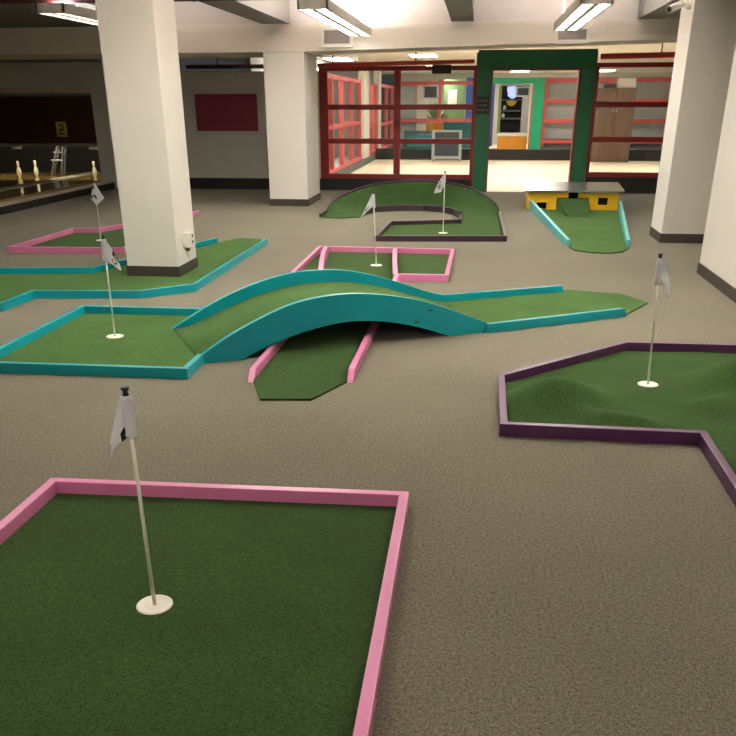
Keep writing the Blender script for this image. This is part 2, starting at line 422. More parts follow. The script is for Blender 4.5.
# teal bridge hole
Cc = thing('putting_green', (-1.2, 5.6, 0), 'teal railed green with arched footbridge in the middle of the carpet', 'mini golf hole')
L = [(-1.655, 4.93), (-1.655, 4.602), (-3.03, 4.59), (-3.03, 6.177), (-2.0, 6.186)]
rails(Cc, L, M['teal'], False, -1)
nA, nB = Vector((-1.66, 4.93)), Vector((.137, 5.95)); fA, fB = Vector((-2.15, 5.75)), Vector((-.244, 6.91))
def lerp_tab(t, tab):
    for (a, b), (c, d) in zip(tab, tab[1:]):
        if t <= c: return b+(d-b)*(t-a)/(c-a) if c > a else d
    return tab[-1][1]
def arch_pts(tab, n=40):
    """smooth a coarse table of (s,z) by fine sampling and averaging"""
    s0, s1 = tab[0][0], tab[-1][0]
    S = [s0+(s1-s0)*i/n for i in range(n+1)]; Z = [lerp_tab(s, tab) for s in S]
    for _ in range(6): Z = [Z[0]]+[(Z[i-1]+2*Z[i]+Z[i+1])/4 for i in range(1, n)]+[Z[-1]]
    return S, Z
def stringer(root, A0, B0, top, und, inward, und_rng, label=None):
    u = (B0-A0).normalized(); nn = Vector((-u.y, u.x))*inward
    S, Z = arch_pts(top, 48)
    bm = nb()
    def und_z(s):
        if s <= und_rng[0] or s >= und_rng[1]: return .001
        t = (s-und_rng[0])/(und_rng[1]-und_rng[0]); return max(.001, und*4*t*(1-t)*(1+.25*(.5-abs(t-.5))))
    cols = []
    for s, z in zip(S, Z):
        p = A0+u*s; q = p+nn*.038; b = min(und_z(s), z-.004)
        cols.append([bm.verts.new((p.x, p.y, b)), bm.verts.new((p.x, p.y, z)), bm.verts.new((q.x, q.y, z)), bm.verts.new((q.x, q.y, b))])
    for a, b in zip(cols, cols[1:]):
        for k in range(4): bm.faces.new((a[k], a[(k+1) % 4], b[(k+1) % 4], b[k]))
    bm.faces.new(cols[0]); bm.faces.new(cols[-1][::-1])
    return mk('bridge_side', bm, M['teal'], root)
ntop = [(0, .06), (.184, .168), (.385, .252), (.569, .322), (.726, .352), (.97, .366), (1.221, .341), (1.52, .277), (1.756, .194), (2.066, .066)]
ftop = [(-.01, .012), (.295, .172), (.53, .259), (.766, .322), (1.007, .354), (1.335, .341), (1.678, .257), (1.948, .155), (2.19, .066), (2.23, .066)]
stringer(Cc, nA, nB, ntop, .158, 1, (.25, 1.76))
stringer(Cc, fA, fB, ftop, .158, -1, (.3, 1.95))
# deck turf between the two sides
un = (nB-nA).normalized(); uf = (fB-fA).normalized()
bm = nb(); cols = []
dn = [(-.02, 0), (.1, .006), (.28, .085), (.55, .185), (.8, .235), (1.0, .248), (1.25, .235), (1.55, .165), (1.8, .075), (1.98, .012), (2.06, 0)]
S, Z = arch_pts(dn, 48)
for s, z in zip(S, Z):
    p = nA+un*s+Vector((-un.y, un.x))*.03; q = fA+uf*(s*1.075+.02)-Vector((-uf.y, uf.x))*.03
    cols.append([bm.verts.new((p.x, p.y, z+TZ+.002)), bm.verts.new((q.x, q.y, z+TZ+.002)), bm.verts.new((q.x, q.y, z+.003)), bm.verts.new((p.x, p.y, z+.003))])
for a, b in zip(cols, cols[1:]):
    for k in range(4): bm.faces.new((a[k], a[(k+1) % 4], b[(k+1) % 4], b[k]))
bm.faces.new(cols[0]); bm.faces.new(cols[-1][::-1])
mk('bridge_deck', bm, M['turf_pale'], Cc, smooth=True)
turf(Cc, [(-3.01, 4.61), (-1.675, 4.61), (-1.66, 4.95), (-2.13, 5.75), (-1.99, 6.16), (-3.01, 6.16)], M['turf_pale'])
def end_rail(root, a, b, side, mat, slant):
    u = (Vector(b)-Vector(a)).normalized(); inn = offset_line([a, b], RW*side, False)
    bm = nb(); e = u*slant
    lo = [Vector((*a, .001)), Vector((*b, .001)), Vector((*inn[1], .001)), Vector((*inn[0], .001))]
    hi = [Vector((*a, RH)), Vector((b[0]-e.x, b[1]-e.y, RH)), Vector((inn[1].x-e.x, inn[1].y-e.y, RH)), Vector((*inn[0], RH))]
    lo = [bm.verts.new(v) for v in lo]; hi = [bm.verts.new(v) for v in hi]
    bm.faces.new(lo); bm.faces.new(hi)
    for i in range(4): bm.faces.new((lo[i], lo[(i+1) % 4], hi[(i+1) % 4], hi[i]))
    bmesh.ops.bevel(bm, geom=bm.edges[:], offset=.003, segments=2, affect='EDGES')
    mk('rail', bm, mat, root, origin=((a[0]+b[0])/2, (a[1]+b[1])/2, 0))
end_rail(Cc, (.137, 5.95-.04), (1.215, 6.55), 1, M['teal'], .03)
end_rail(Cc, (-.244, 6.89), (.80, 7.42), -1, M['teal'], .03)
turf(Cc, [(.1, 5.92), (1.2, 6.57), (1.459, 7.03), (1.301, 7.36), (.847, 7.48), (.79, 7.40), (-.24, 6.88)], M['turf_pale'])
for s, z in ((1.60, .2), (1.50, .125)):   # the two worn nicks in the front side of the bridge
    p = nA+un*s; bm = nb()
    prism(bm, [p-un*.018-Vector((-un.y, un.x))*.002, p+un*.018-Vector((-un.y, un.x))*.002, p+un*.018, p-un*.018], z-.006, z+.006)
    mk('worn_nick', bm, M['vinyl'], Cc)
cup(Cc, -2.474, 5.478)
# pink hole that passes under the bridge
D = thing('putting_green', (-.96, 7.0, 0), 'pink railed green running under the teal bridge to a boxed end', 'mini golf hole')
for a, b, sd in (((-1.265, 5.4), (-1.265, 4.62), -1), ((-.675, 5.4), (-.675, 4.70), 1)):
    pass
for x, y0 in ((-1.285, 4.60), (-.698, 4.66)):
    bm = nb()   # rail under the bridge, front end cut on a slope
    lo = [bm.verts.new(v) for v in ((x, y0-.02, .001), (x+RW, y0-.02, .001), (x+RW, 7.76, .001), (x, 7.76, .001))]
    hi = [bm.verts.new(v) for v in ((x, y0+.06, RH), (x+RW, y0+.06, RH), (x+RW, 7.76, RH), (x, 7.76, RH))]
    bm.faces.new(lo); bm.faces.new(hi)
    for i in range(4): bm.faces.new((lo[i], lo[(i+1) % 4], hi[(i+1) % 4], hi[i]))
    bmesh.ops.bevel(bm, geom=bm.edges[:], offset=.003, segments=2, affect='EDGES')
    mk('rail', bm, M['pink'], D, origin=(x, 6.2, 0))
Pd = [(-1.27, 7.75), (-1.685, 7.75), (-1.695, 9.32), (-.19, 9.28), (-.205, 7.755), (-.67, 7.75)]
rails(D, Pd, M['pink'], False, -1)
turf(D, [(-1.27, 4.65), (-1.13, 4.27), (-.85, 4.30), (-.675, 4.70), (-.675, 7.77), (-.22, 7.77), (-.21, 9.26), (-1.675, 9.30), (-1.665, 7.77), (-1.27, 7.77)], M['turf'])
def hump(root, tab, plan, w):
    bm = nb(); cols = []; n = 24
    for i in range(n+1):
        t = i/n; x, y = plan(t); z = lerp_tab(t, tab)
        cols.append([bm.verts.new(v) for v in ((x, y, .008), (x, y, z), (x+w, y, z), (x+w, y, .008))])
    for a, b in zip(cols, cols[1:]):
        for k in range(4): bm.faces.new((a[k], a[(k+1) % 4], b[(k+1) % 4], b[k]))
    bm.faces.new(cols[0]); bm.faces.new(cols[-1][::-1])
    mk('hump_rail', bm, M['pink'], root)
ht = [(0, .066), (.15, .09), (.35, .115), (.55, .125), (.75, .115), (.9, .09), (1, .066)]
hump(D, ht, lambda t: (-.715-.135*t-.012*math.sin(t*math.pi), 7.74+1.49*t), .045)
hump(D, ht, lambda t: (-1.425-.18*t-.012*math.sin(t*math.pi), 7.77+1.49*t), .045)
cup(D, -.957, 8.49)
# teal hole that runs around the front column
Et = thing('putting_green', (-3.4, 7.4, 0), 'long teal railed green running around the front column', 'mini golf hole')
near = [(-4.6, 5.62), (-3.702, 6.165), (-3.667, 6.65), (-2.773, 6.751), (-2.393, 7.094), (-2.387, 9.763)]
near = [(-4.75, 6.1), (-3.69, 6.165), (-3.667, 6.65), (-2.773, 6.751), (-2.393, 7.094), (-2.387, 9.763)]
far = [(-4.9, 7.6), (-3.676, 7.787), (-3.016, 9.774)]
rails(Et, near, M['teal'], False, 1); rails(Et, far, M['teal'], False, -1)
turf(Et, [(-4.88, 6.12), (-3.70, 6.185), (-3.685, 6.67), (-2.78, 6.77), (-2.41, 7.10), (-2.405, 9.75), (-2.55, 10.12), (-2.83, 10.18), (-3.0, 9.77), (-3.665, 7.77), (-4.88, 7.585)], M['turf_pale'],
     hole=(-3.263, -2.732, 7.667, 8.243))
# pink hole far left
F = thing('putting_green', (-4.4, 9.9, 0), 'pink railed green at the far left, beyond the front column', 'mini golf hole')
P = [(-5.118, 8.866), (-3.80, 8.95), (-4.06, 12.5), (-4.752, 10.452), (-5.084, 10.416)]
rails(F, P, M['pink'], True, 1); turf(F, offset_line(P, .02, True), M['turf']); cup(F, -4.44, 9.80)
# plum hole with the curved bank
Gt = thing('putting_green', (-.9, 12.0, 0), 'plum railed green with a curved bank, in front of the red window', 'mini golf hole')
cx, cy, R = -.91, 12.60, 1.30
def arc(rx, ry, a0, a1, n): return [(cx+rx*math.cos(math.radians(a0+(a1-a0)*i/n)), cy+ry*math.sin(math.radians(a0+(a1-a0)*i/n))) for i in range(n+1)]
outer = arc(R, 1.62, 178, 4, 36)
outer[0] = (-2.225, 12.34)
hz = [RH+.315*math.sin(math.pi*min(1, max(0, (i-1)/34)))**.8 for i in range(37)]
hz[0] = RH*.8
one_rail(Gt, outer, M['plum'], -1, hz, name='bank_rail')
strt = [outer[-1], (.404, 10.30), (-1.171, 10.15), (-1.13, 11.55), (-.20, 11.83), (-.205, 12.50)]
rails(Gt, strt, M['plum'], False, -1)
inner = [(-.205, 12.50), (-.30, 12.86), (-.50, 13.14), (-.78, 13.28), (-1.06, 13.27), (-1.30, 13.17), (-1.5, 13.02), (-1.58, 12.8)]
one_rail(Gt, inner, M['plum'], -1, .085, name='inner_rail')
def bank_z(x, y):
    a = math.degrees(math.atan2((y-cy)/1.62, (x-cx)/R))
    r = math.hypot((x-cx)/R, (y-cy)/1.62)
    if a < 0 or a > 180: return 0
    e = max(0, .355*math.sin(math.pi*a/180)**.75-.01)
    t = max(0, min(1, (r-.66)/.32))
    return e*t**1.6
o2 = offset_line(outer, -.02, False)
ring = [tuple(p) for p in o2]+[(.385, 10.32), (-1.15, 10.17), (-1.11, 11.53), (-.22, 11.81), (-.22, 12.50), (-.31, 12.85), (-.51, 13.13), (-.78, 13.265), (-1.06, 13.255), (-1.30, 13.155), (-1.49, 13.01), (-1.56, 12.8), (-1.62, 12.40), (-1.9, 12.22), (-2.15, 12.32)]
turf(Gt, ring, M['turf'], bank_z, .11); cup(Gt, -.376, 10.865)
# fan-shaped hole in front of the yellow house
Hh = thing('putting_green', (1.5, 11.8, 0), 'fan shaped green with two mint rails leading to the yellow house', 'mini golf hole')
prof = []
for a, b, sd in (((1.075, 10.01), (.84, 13.59), 1), ((1.79, 10.05), (2.22, 13.59), -1)):
    one_rail(Hh, [a, b], M['mint'], -sd, [.076, .15])
turf(Hh, [(1.09, 10.02), (1.14, 9.7), (1.30, 9.56), (1.48, 9.53), (1.64, 9.62), (1.76, 9.9), (1.775, 10.05), (2.20, 13.59), (.86, 13.59)], M['turf_pale'])
bm = nb()
q = [(1.35, 12.7, .014), (1.64, 12.72, .014), (1.73, 13.59, .175), (1.25, 13.59, .175)]
lo = [bm.verts.new((a, b, .013)) for a, b, c in q]; hi = [bm.verts.new((a, b, c+.001)) for a, b, c in q]
lo[2].co.x += .03; lo[3].co.x -= .0
bm.faces.new(lo); bm.faces.new(hi)
for i in range(4): bm.faces.new((lo[i], lo[(i+1) % 4], hi[(i+1) % 4], hi[i]))
mk('turf_ramp', bm, M['turf'], Hh)
hs = thing('toy_house', (1.5, 13.9, .001), 'low yellow house with grey roof standing at the end of the fan shaped green', 'golf obstacle')
ZT = .262; y0, y1 = 13.6, 13.66
def ybox(bm, a, b, c, d): box(bm, a, b, y0, y1, c, d)
for part in (((.81, .955, .001, ZT), (.955, 1.105, .115, ZT), (1.105, 1.245, .001, ZT), (1.245, 1.42, .185, ZT)), ((1.57, 1.73, .185, ZT), (1.73, 1.87, .001, ZT), (1.87, 2.02, .19, ZT), (1.87, 2.02, .001, .08), (2.02, 2.17, .001, ZT))):
    bm = nb()
    for a in part: ybox(bm, *a)
    mk('front_wall', bm, M['yellow'], hs)
for x in (.81, 2.13):
    bm = nb(); box(bm, x, x+.04, y1, 14.2, .001, .30); mk('side_wall', bm, M['yellow'], hs)
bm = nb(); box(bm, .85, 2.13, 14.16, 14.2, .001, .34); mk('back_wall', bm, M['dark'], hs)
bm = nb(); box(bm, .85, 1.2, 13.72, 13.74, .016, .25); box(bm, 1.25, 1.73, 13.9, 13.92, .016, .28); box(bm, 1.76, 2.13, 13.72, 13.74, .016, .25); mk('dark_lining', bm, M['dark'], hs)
bm = nb()
q = [(.755, 13.53, .266), (2.245, 13.53, .266), (2.245, 14.28, .335), (.755, 14.28, .335)]
lo = [bm.verts.new(p) for p in q]; hi = [bm.verts.new((a, b, c+.026)) for a, b, c in q]
bm.faces.new(lo); bm.faces.new(hi)
for i in range(4): bm.faces.new((lo[i], lo[(i+1) % 4], hi[(i+1) % 4], hi[i]))
bmesh.ops.bevel(bm, geom=bm.edges[:], offset=.004, segments=2, affect='EDGES')
mk('roof', bm, M['roofmetal'], hs)

# ------------------------------------------------------------------ flags
GL = {'m': ['...#.', '.....', '.....', '.....', '.....', '#....', '#....'], '7': ["#####", "#...#", "....#", "...#.", "..#..", "..#..", "..#.."], '5': ["####.", "#....", "###..", "...#.", "...#.", "#..#.", ".##.."],
      '4': ["...#.", "..##.", ".#.#.", "#####", "...#.", "...#.", "...#."], '3': ["####.", "...#.", "..#..", ".###.", "....#", "#...#", ".###."],
      '1': ["..#..", ".##..", "..#..", "..#..", "..#..", "..#..", ".###."]}
def flag(base, top, quad, sleeve, glyph, grect, label, depth=.02, waves=1.5):
    base = Vector(base); top = Vector(top); d = (top-base).normalized()
    r = thing('golf_flag', base, label, 'flag', 'flags standing in the cups')
    bm = nb(); tube(bm, base, top-d*.015, .0062, .0056, 12); mk('pole', bm, M['pole'], r, smooth=True)
    bm = nb(); tube(bm, top-d*.018, top-d*.006, .0095, .007, 12); tube(bm, top-d*.006, top+d*.002, .007, .013, 12); tube(bm, top+d*.002, top+d*.008, .013, .011, 12)
    mk('pole_cap', bm, M['blackcap'], r)
    sw, s1 = sleeve
    if s1:
        bm = nb(); rings = []
        for i in range(13):
            t = i/12; c = top-d*(.02+(s1-.02)*t); a = sw*(.85+.15*t)
            if t == 0: a *= .8
            ring = []
            for k in range(20):
                an = 2*math.pi*k/20
                ring.append(bm.verts.new(c+Vector((a*math.cos(an), -.011*math.sin(an)-.002*math.sin(i*2.4)*max(0, math.sin(an)), .0))))
            rings.append(ring)
        for X, Y in zip(rings, rings[1:]):
            for k in range(20): bm.faces.new((X[k], X[(k+1) % 20], Y[(k+1) % 20], Y[k]))
        bm.faces.new(rings[0]); bm.faces.new(rings[-1])
        mk('flag_sleeve', bm, M['sleeve'], r, smooth=True)
    n = 44; bm = nb(); g = []
    p00, p10, p01, p11, bend = quad
    gl = GL[glyph] if glyph else None
    for i in range(n+1):
        row = []
        for j in range(n+1):
            u, v = i/n, j/n          # u along the fly, v down the hoist
            x = (p00[0]*(1-u)*(1-v)+p01[0]*u*(1-v)+p10[0]*(1-u)*v+p11[0]*u*v)
            z = (p00[1]*(1-u)*(1-v)+p01[1]*u*(1-v)+p10[1]*(1-u)*v+p11[1]*u*v)
            x += bend*math.sin(math.pi*u)*(1-.5*v)
            y = -.008-depth*(.3*u+.5*math.sin(waves*math.pi*u+1.2*v)*u**.6*(.4+.6*u))+.006*math.sin(5*v+3*u)*u
            row.append(bm.verts.new((top.x+x, top.y+y, top.z+z)))
        g.append(row)
    for i in range(n):
        for j in range(n):
            f = bm.faces.new((g[i][j], g[i+1][j], g[i+1][j+1], g[i][j+1]))
            if gl:
                u, v = (i+.5)/n, (j+.5)/n; a, b, c, e = grect
                s, t = (u-a)/(b-a), (v-c)/(e-c)
                if 0 <= s < 1 and 0 <= t < 1 and gl[int(t*7)][int(s*5)] == '#': f.material_index = 1
    o = mk('flag_cloth', bm, [M['cloth'], M['blackcap']], r, smooth=True)
    so = o.modifiers.new('thickness', 'SOLIDIFY'); so.thickness = .0008
    return r
z = TZ+.0025
flag((-.975, 2.187, z), (-.979, 2.187, .75), ((-.012, -.016), (-.012, -.15), (-.088, -.275), (-.066, -.2), -.006), (.022, .148), 'm', (0, 1, 0, 1), 'white flag with black cap standing in the foreground pink green', .03)
flag((1.057, 4.782, z), (1.022, 4.782, .748), ((.016, -.014), (.02, -.12), (.082, -.235), (.05, -.20), .012), (.019, .16), None, None, 'white flag folded back on its pole in the purple green', .03)
flag((-2.474, 5.478, z), (-2.463, 5.478, .695), ((.01, -.014), (.02, -.17), (.10, -.225), (.055, -.2), .022), (.023, .165), '5', (.35, .85, .0, .8), 'white flag with black numeral in the teal green left of the bridge', .03)
flag((-.957, 8.49, z), (-.989, 8.49, .715), ((-.005, -.01), (-.0, -.13), (-.125, -.25), (-.10, -.22), 0), (.017, .15), '4', (.35, .75, .25, .85), 'white flag drooping to the left in the boxed pink green beyond the bridge', .04)
flag((-.376, 10.865, z), (-.378, 10.865, .735), ((0, -.01), (.004, -.15), (-.13, -.25), (-.04, -.235), -.015), (.012, .12), '3', (.3, .8, .2, .8), 'white flag with a black mark in the plum green by the red window', .05)
flag((-4.44, 9.80, z), (-4.425, 9.80, .685), ((0, -.012), (.10, -.19), (-.075, -.18), (-.01, -.275), 0), (.01, 0), '7', (.2, .95, -.05, .65), 'white diamond shaped flag with black numeral seven in the far left pink green', .03)

# ------------------------------------------------------------------ lights, vents, pipes
def fixture(x, y0, y1, lens, label, w=.32, z=2.38):
    r = thing('ceiling_light', (x, (y0+y1)/2, z), label, 'light', 'hanging fluorescent lights')
    a, b = x-w/2, x+w/2
    bm = nb(); box(bm, a, a+.02, y0, y1, z, z+.095); box(bm, b-.02, b, y0, y1, z, z+.095)
    box(bm, a, b, y0, y0+.02, z, z+.095); box(bm, a, b, y1-.02, y1, z, z+.095); box(bm, a+.02, b-.02, y0+.02, y1-.02, z+.05, z+.085)
    mk('housing', bm, M['metalwhite'], r)
    bm = nb(); box(bm, x-.025, x+.025, y0+.02, y1-.02, z+.003, z+.05)
    n = 9
    for i in range(1, n): yy = y0+(y1-y0)*i/n; box(bm, a+.02, x-.025, yy-.012, yy+.012, z+.003, z+.05); box(bm, x+.025, b-.02, yy-.012, yy+.012, z+.003, z+.05)
    mk('louvre', bm, M['metalwhite'], r)
    bm = nb(); box(bm, a+.02, x-.025, y0+.02, y1-.02, z+.03, z+.05); box(bm, x+.025, b-.02, y0+.02, y1-.02, z+.03, z+.05)
    mk('lens', bm, lens, r)
    bm = nb(); box(bm, a+.06, b-.06, y0+.1, y1-.1, z+.086, z+.092); mk('uplight_strip', bm, M['uplens'] if lens is M['lens'] else M['uplens_dim'], r)
    for yy in (y0+.5, y1-.5):
        for xx in (a+.07, b-.07):
            bm = nb(); tube(bm, (xx, yy, z+.092), (xx, yy, ZC), .008, seg=8); mk('hanger_rod', bm, M['plastic'], r)
fixture(-1.765, 9.7, 13.5, M['lens'], 'long hanging fluorescent light left of centre in front of the white beam')
fixture(1.10, 9.6, 12.9, M['lens'], 'long hanging fluorescent light near the right column, above a vent')
fixture(-4.62, 9.7, 13.0, M['lens_dim'], 'hanging fluorescent light at top left, beside the front column')
for x in (-4.62, -1.765, 1.10):
    for y in (4.4, -2.8): fixture(x, y, y+3.6, (M['lens'] if y > 0 else M['lens_near']) if x > -4 else M['lens_dim'], 'hanging fluorescent light nearer the camera, above the top of the frame')
def vent(x0, x1, z0, z1, label):
    r = thing('air_vent', ((x0+x1)/2, 13.75, z0), label, 'vent', 'air vents on the white beam')
    y = 13.70
    bm = nb(); box(bm, x0, x1, y, 13.75, z0, z0+.05); box(bm, x0, x1, y, 13.75, z1-.03, z1); box(bm, x0, x0+.05, y, 13.75, z0+.05, z1-.03); box(bm, x1-.05, x1, y, 13.75, z0+.05, z1-.03)
    mk('frame', bm, M['plastic'], r)
    bm = nb()
    nS = 14
    for i in range(nS):
        xx = x0+.05+(x1-x0-.1)*(i+.2)/nS; box(bm, xx, xx+.012, y+.012, 13.74, z0+.05, z1-.03)
    box(bm, x0+.05, x1-.05, 13.738, 13.746, z0+.05, z1-.03)
    mk('grille', bm, M['ventgrille'], r)
vent(-2.38, -1.90, 2.25, 2.50, 'white framed air vent behind the left hanging light')
vent(1.02, 1.52, 2.27, 2.48, 'white framed air vent behind the right hanging light')
cp = nb(); box(cp, -4.47, -4.33, 13.738, 13.75, 2.34, 2.47, bev=.003); tagit(mk('cover_plate', cp, M['soffit'], origin=(-4.4, 13.744, 2.34)), 'small blank square plate on the white beam behind the front column', 'cover plate')
def pipe(p, q, r, mat, hang, label, ztop):
    c = (Vector(p)+Vector(q))/2; t = thing('sprinkler_pipe', c, label, 'pipe')
    bm = nb(); tube(bm, p, q, r, seg=14); mk('pipe', bm, mat, t, smooth=True)
    for f in hang:
        v = Vector(p).lerp(Vector(q), f); bm = nb(); tube(bm, v+Vector((0, 0, r*.8)), (v.x, v.y, ztop), .012, seg=8)
        tube(bm, v-Vector((.02, 0, 0)), v+Vector((.02, 0, 0)), r*1.15, seg=14); mk('hanger', bm, mat, t)
pipe((-9.5, 10, 2.535), (1.9, 10, 2.515), .026, M['maroonpipe'], (.37, .56, .7), 'maroon sprinkler pipe running along the ceiling at the top edge', ZC)
pipe((-5.3, YB-.25, 2.10), (-3.35, YB-.25, 2.10), .035, M['maroonpipe'], (.3,), 'dark maroon pipe above the grey partition, left of middle column', 2.55)
pipe((-2.9, YB-.2, 2.11), (-.12, YB-.2, 2.155), .034, M['redpipe'], (.1, .63), 'red sprinkler pipe above the three-pane-high left red window', 2.55)
pipe((2.02, YB-.2, 2.215), (4.4, YB-.2, 2.25), .045, M['redpipe'], (.42,), 'red sprinkler pipe above the right red window', 2.55)
bm = nb(); box(bm, -.86, -.52, YB-.16, YB-.04, 1.97, 2.11, bev=.006)
tagit(mk('hanging_box', bm, paint('dark_box', srgb(44, 18, 20), .5), origin=(-.69, YB-.1, 1.97)), 'small dark box hung on the top rail of the left red window', 'sign box')
# security camera on the right column
cam_ = thing('security_camera', (2.2, 10.6, 2.42), 'white security camera at the top of the right column', 'camera')
bm = nb(); tube(bm, (2.2, 10.6, 2.455), (2.155, 10.6, 2.455), .045, seg=16); mk('mount', bm, M['plastic'], cam_)
bm = nb(); tube(bm, (2.16, 10.6, 2.455), (2.09, 10.58, 2.45), .022, seg=12); mk('arm', bm, M['plastic'], cam_)
bm = nb(); tube(bm, (2.10, 10.62, 2.462), (1.95, 10.42, 2.395), .036, seg=16); mk('camera_body', bm, M['plastic'], cam_)
bm = nb(); tube(bm, (1.951, 10.421, 2.3955), (1.946, 10.415, 2.393), .028, seg=16); mk('lens', bm, M['blackcap'], cam_)
# outlet box on the front column
ob = thing('wall_box', (-2.745, 8.0, .25), 'small white electrical box on the front column, right side', 'outlet')
bm = nb(); box(bm, -2.745, -2.69, 7.86, 8.03, .25, .385, bev=.006); mk('box', bm, M['plastic'], ob)
for zz in (.29, .345): bm = nb(); box(bm, -2.69, -2.687, 7.975, 8.005, zz-.014, zz+.014); mk('socket', bm, M['vinyl'], ob)
bm = nb(); tube(bm, (-2.717, 7.92, .25), (-2.717, 7.92, .215), .018, seg=12); mk('cable_gland', bm, M['vinyl'], ob)
# maroon panel
nbd = thing('wall_panel', (-4.67, YB, .98), 'maroon rectangular panel in a grey frame on the grey partition', 'panel')
bm = nb()
for a in ((-5.34, -4.0, 1.66, 1.74), (-5.34, -4.0, .95, 1.03), (-5.34, -5.27, 1.03, 1.66), (-4.08, -4.0, 1.03, 1.66)): box(bm, a[0], a[1], YB-.03, YB, a[2], a[3])
mk('frame', bm, M['framegrey'], nbd)
bm = nb(); box(bm, -5.27, -4.08, YB-.015, YB, 1.03, 1.66); mk('maroon_sheet', bm, M['maroon'], nbd)

# ------------------------------------------------------------------ bowling lanes
ln = thing('bowling_lane', (-8.9, 12, 0), 'glossy wooden bowling lanes on a raised base at far left', 'bowling lane')
bm = nb(); box(bm, -10.95, -7.0, 4.0, YB-.08, .001, .11); box(bm, -10.95, -7.28, YB-.08, 18.4, .001, .11); mk('base', bm, M['black'], ln)
for a, b in ((-10.1, -9.6), (-9.52, -8.42), (-8.02, -7.29)):
    bm = nb(); box(bm, a, b, 4.0, 18.35, .11, .15); mk('lane_bed', bm, M['lane'], ln)
for a, b in ((-9.6, -9.52), (-8.42, -8.34), (-8.1, -8.02), (-7.29, -7.08)):
    bm = nb(); box(bm, a, b, 4.0, 18.3 if a < -7.5 else YB-.08, .111, .125); mk('gutter', bm, M['lanegutter'], ln)
for a, b, e in ((-8.34, -8.1, 18.3), (-7.08, -6.99, YB-.08)):
    bm = nb(); box(bm, a, b, 4.0, e, .111, .16, bev=.004); mk('lane_divider', bm, M['lanetrim'], ln)
def pin(x, y, label):
    bm = nb(); s = .31/15
    prof = [(0, 0), (1.0, 0), (1.12, .2), (1.9, 2.6), (2.28, 4.5), (2.05, 6.3), (1.3, 8.6), (.95, 10), (.94, 11), (1.15, 12.6), (1.25, 13.5), (1.05, 14.4), (.6, 14.9), (0, 15)]
    lathe(bm, (x, y, .1505), [(r*s, zz*s) for r, zz in prof], 22)
    bm2 = nb()
    o = thing('bowling_pin', (x, y, .1505), label, 'bowling pin', 'standing bowling pins')
    mk('pin_body', bm, M['pin'], o, smooth=True)
    lathe(bm2, (x, y, .15), [(1.06*s, 9.75*s), (1.03*s, 10.1*s)], 22); mk('neck_stripe', bm2, paint('pin_stripe', srgb(150, 40, 36), .4), o, smooth=True)
pin(-9.20, 16.9, 'leftmost of three ivory bowling pins in the dark lane bay')
pin(-8.96, 17.15, 'middle of three ivory bowling pins, left of the steel frame')
pin(-7.64, 17.0, 'rightmost ivory bowling pin, standing alone by the bay side wall')
mu = thing('masking_unit', (-8.4, 16.6, .8), 'dark red masking board with numbered yellow card above the lanes', 'masking board')
bm = nb(); box(bm, -10.9, -7.27, 16.62, 16.67, .80, 1.63); mk('board', bm, M['mask'], mu)
bm = nb(); box(bm, -10.9, -7.27, 16.55, 16.69, .745, .80); mk('lower_rail', bm, M['greybeam'], mu)
bm = nb(); box(bm, -8.125, -7.92, 16.605, 16.619, .915, 1.185); cd = mk('number_card', bm, M['card'], mu)
bm = nb()
for a in ((-8.07, -7.975, 1.115, 1.143), (-8.0, -7.975, 1.05, 1.143), (-8.07, -7.975, 1.03, 1.058), (-8.07, -8.045, .96, 1.058), (-8.07, -7.975, .96, .988)): box(bm, a[0], a[1], 16.599, 16.605, a[2], a[3])
mk('numeral', bm, M['blackcap'], cd)
for x in (-8.95, -7.36):
    bm = nb(); tube(bm, (x-.1, 16.5, .73), (x+.1, 16.5, .73), .028, seg=12); mk('lane_lamp', bm, M['plastic'], mu)
bm = nb(); box(bm, -10.5, -7.1, 16.74, 16.80, .86, .90); mk('pin_deck_tube', bm, M['bulb'], mu)
pf = thing('pinsetter_frame', (-8.55, 17.3, .16), 'dull steel tubular frame standing between the bowling lanes', 'machine frame')
def bar(p, q, r=.022):
    bm = nb(); tube(bm, p, q, r, seg=8); mk('bar', bm, M['steel'], pf)
bar((-8.72, 17.3, .16), (-8.5, 17.3, .70)); bar((-8.5, 17.3, .16), (-8.38, 17.3, .70)); bar((-8.72, 17.42, .16), (-8.5, 17.42, .70)); bar((-8.5, 17.42, .16), (-8.38, 17.42, .70))
bar((-8.66, 17.3, .45), (-8.42, 17.3, .45)); bar((-8.6, 17.3, .60), (-8.38, 17.3, .60)); bar((-8.5, 17.3, .69), (-8.5, 17.42, .69)); bar((-8.38, 17.3, .69), (-8.38, 17.42, .69))

# ------------------------------------------------------------------ things in the far room
def sb(name, mat, a, parent, bev=0):
    bm = nb(); box(bm, *a, bev=bev); return mk(name, bm, mat, parent)
t = thing('framed_board', (-.86, 25.3, 0), 'dark board in a silver frame standing on the cream floor behind the left red window', 'board')
sb('board', M['slate'], (-1.2, -.52, 25.28, 25.30, .14, .76), t)
for a in ((-1.28, -.44, 25.26, 25.32, .76, .81), (-1.28, -.44, 25.26, 25.32, .06, .14), (-1.28, -1.2, 25.26, 25.32, .14, .76), (-.52, -.44, 25.26, 25.32, .14, .76)): sb('frame_bar', M['silver'], a, t)
for x in (-1.25, -.5): sb('foot', M['silver'], (x, x+.05, 25.15, 25.45, 0, .06), t)
t = thing('cabinet', (3.65, 25.6, 0), 'tall brown two-door wooden cabinet seen through the right red window', 'cabinet')
sb('body', M['cabinet'], (3.13, 4.18, 25.32, 25.85, .0, 1.86), t)
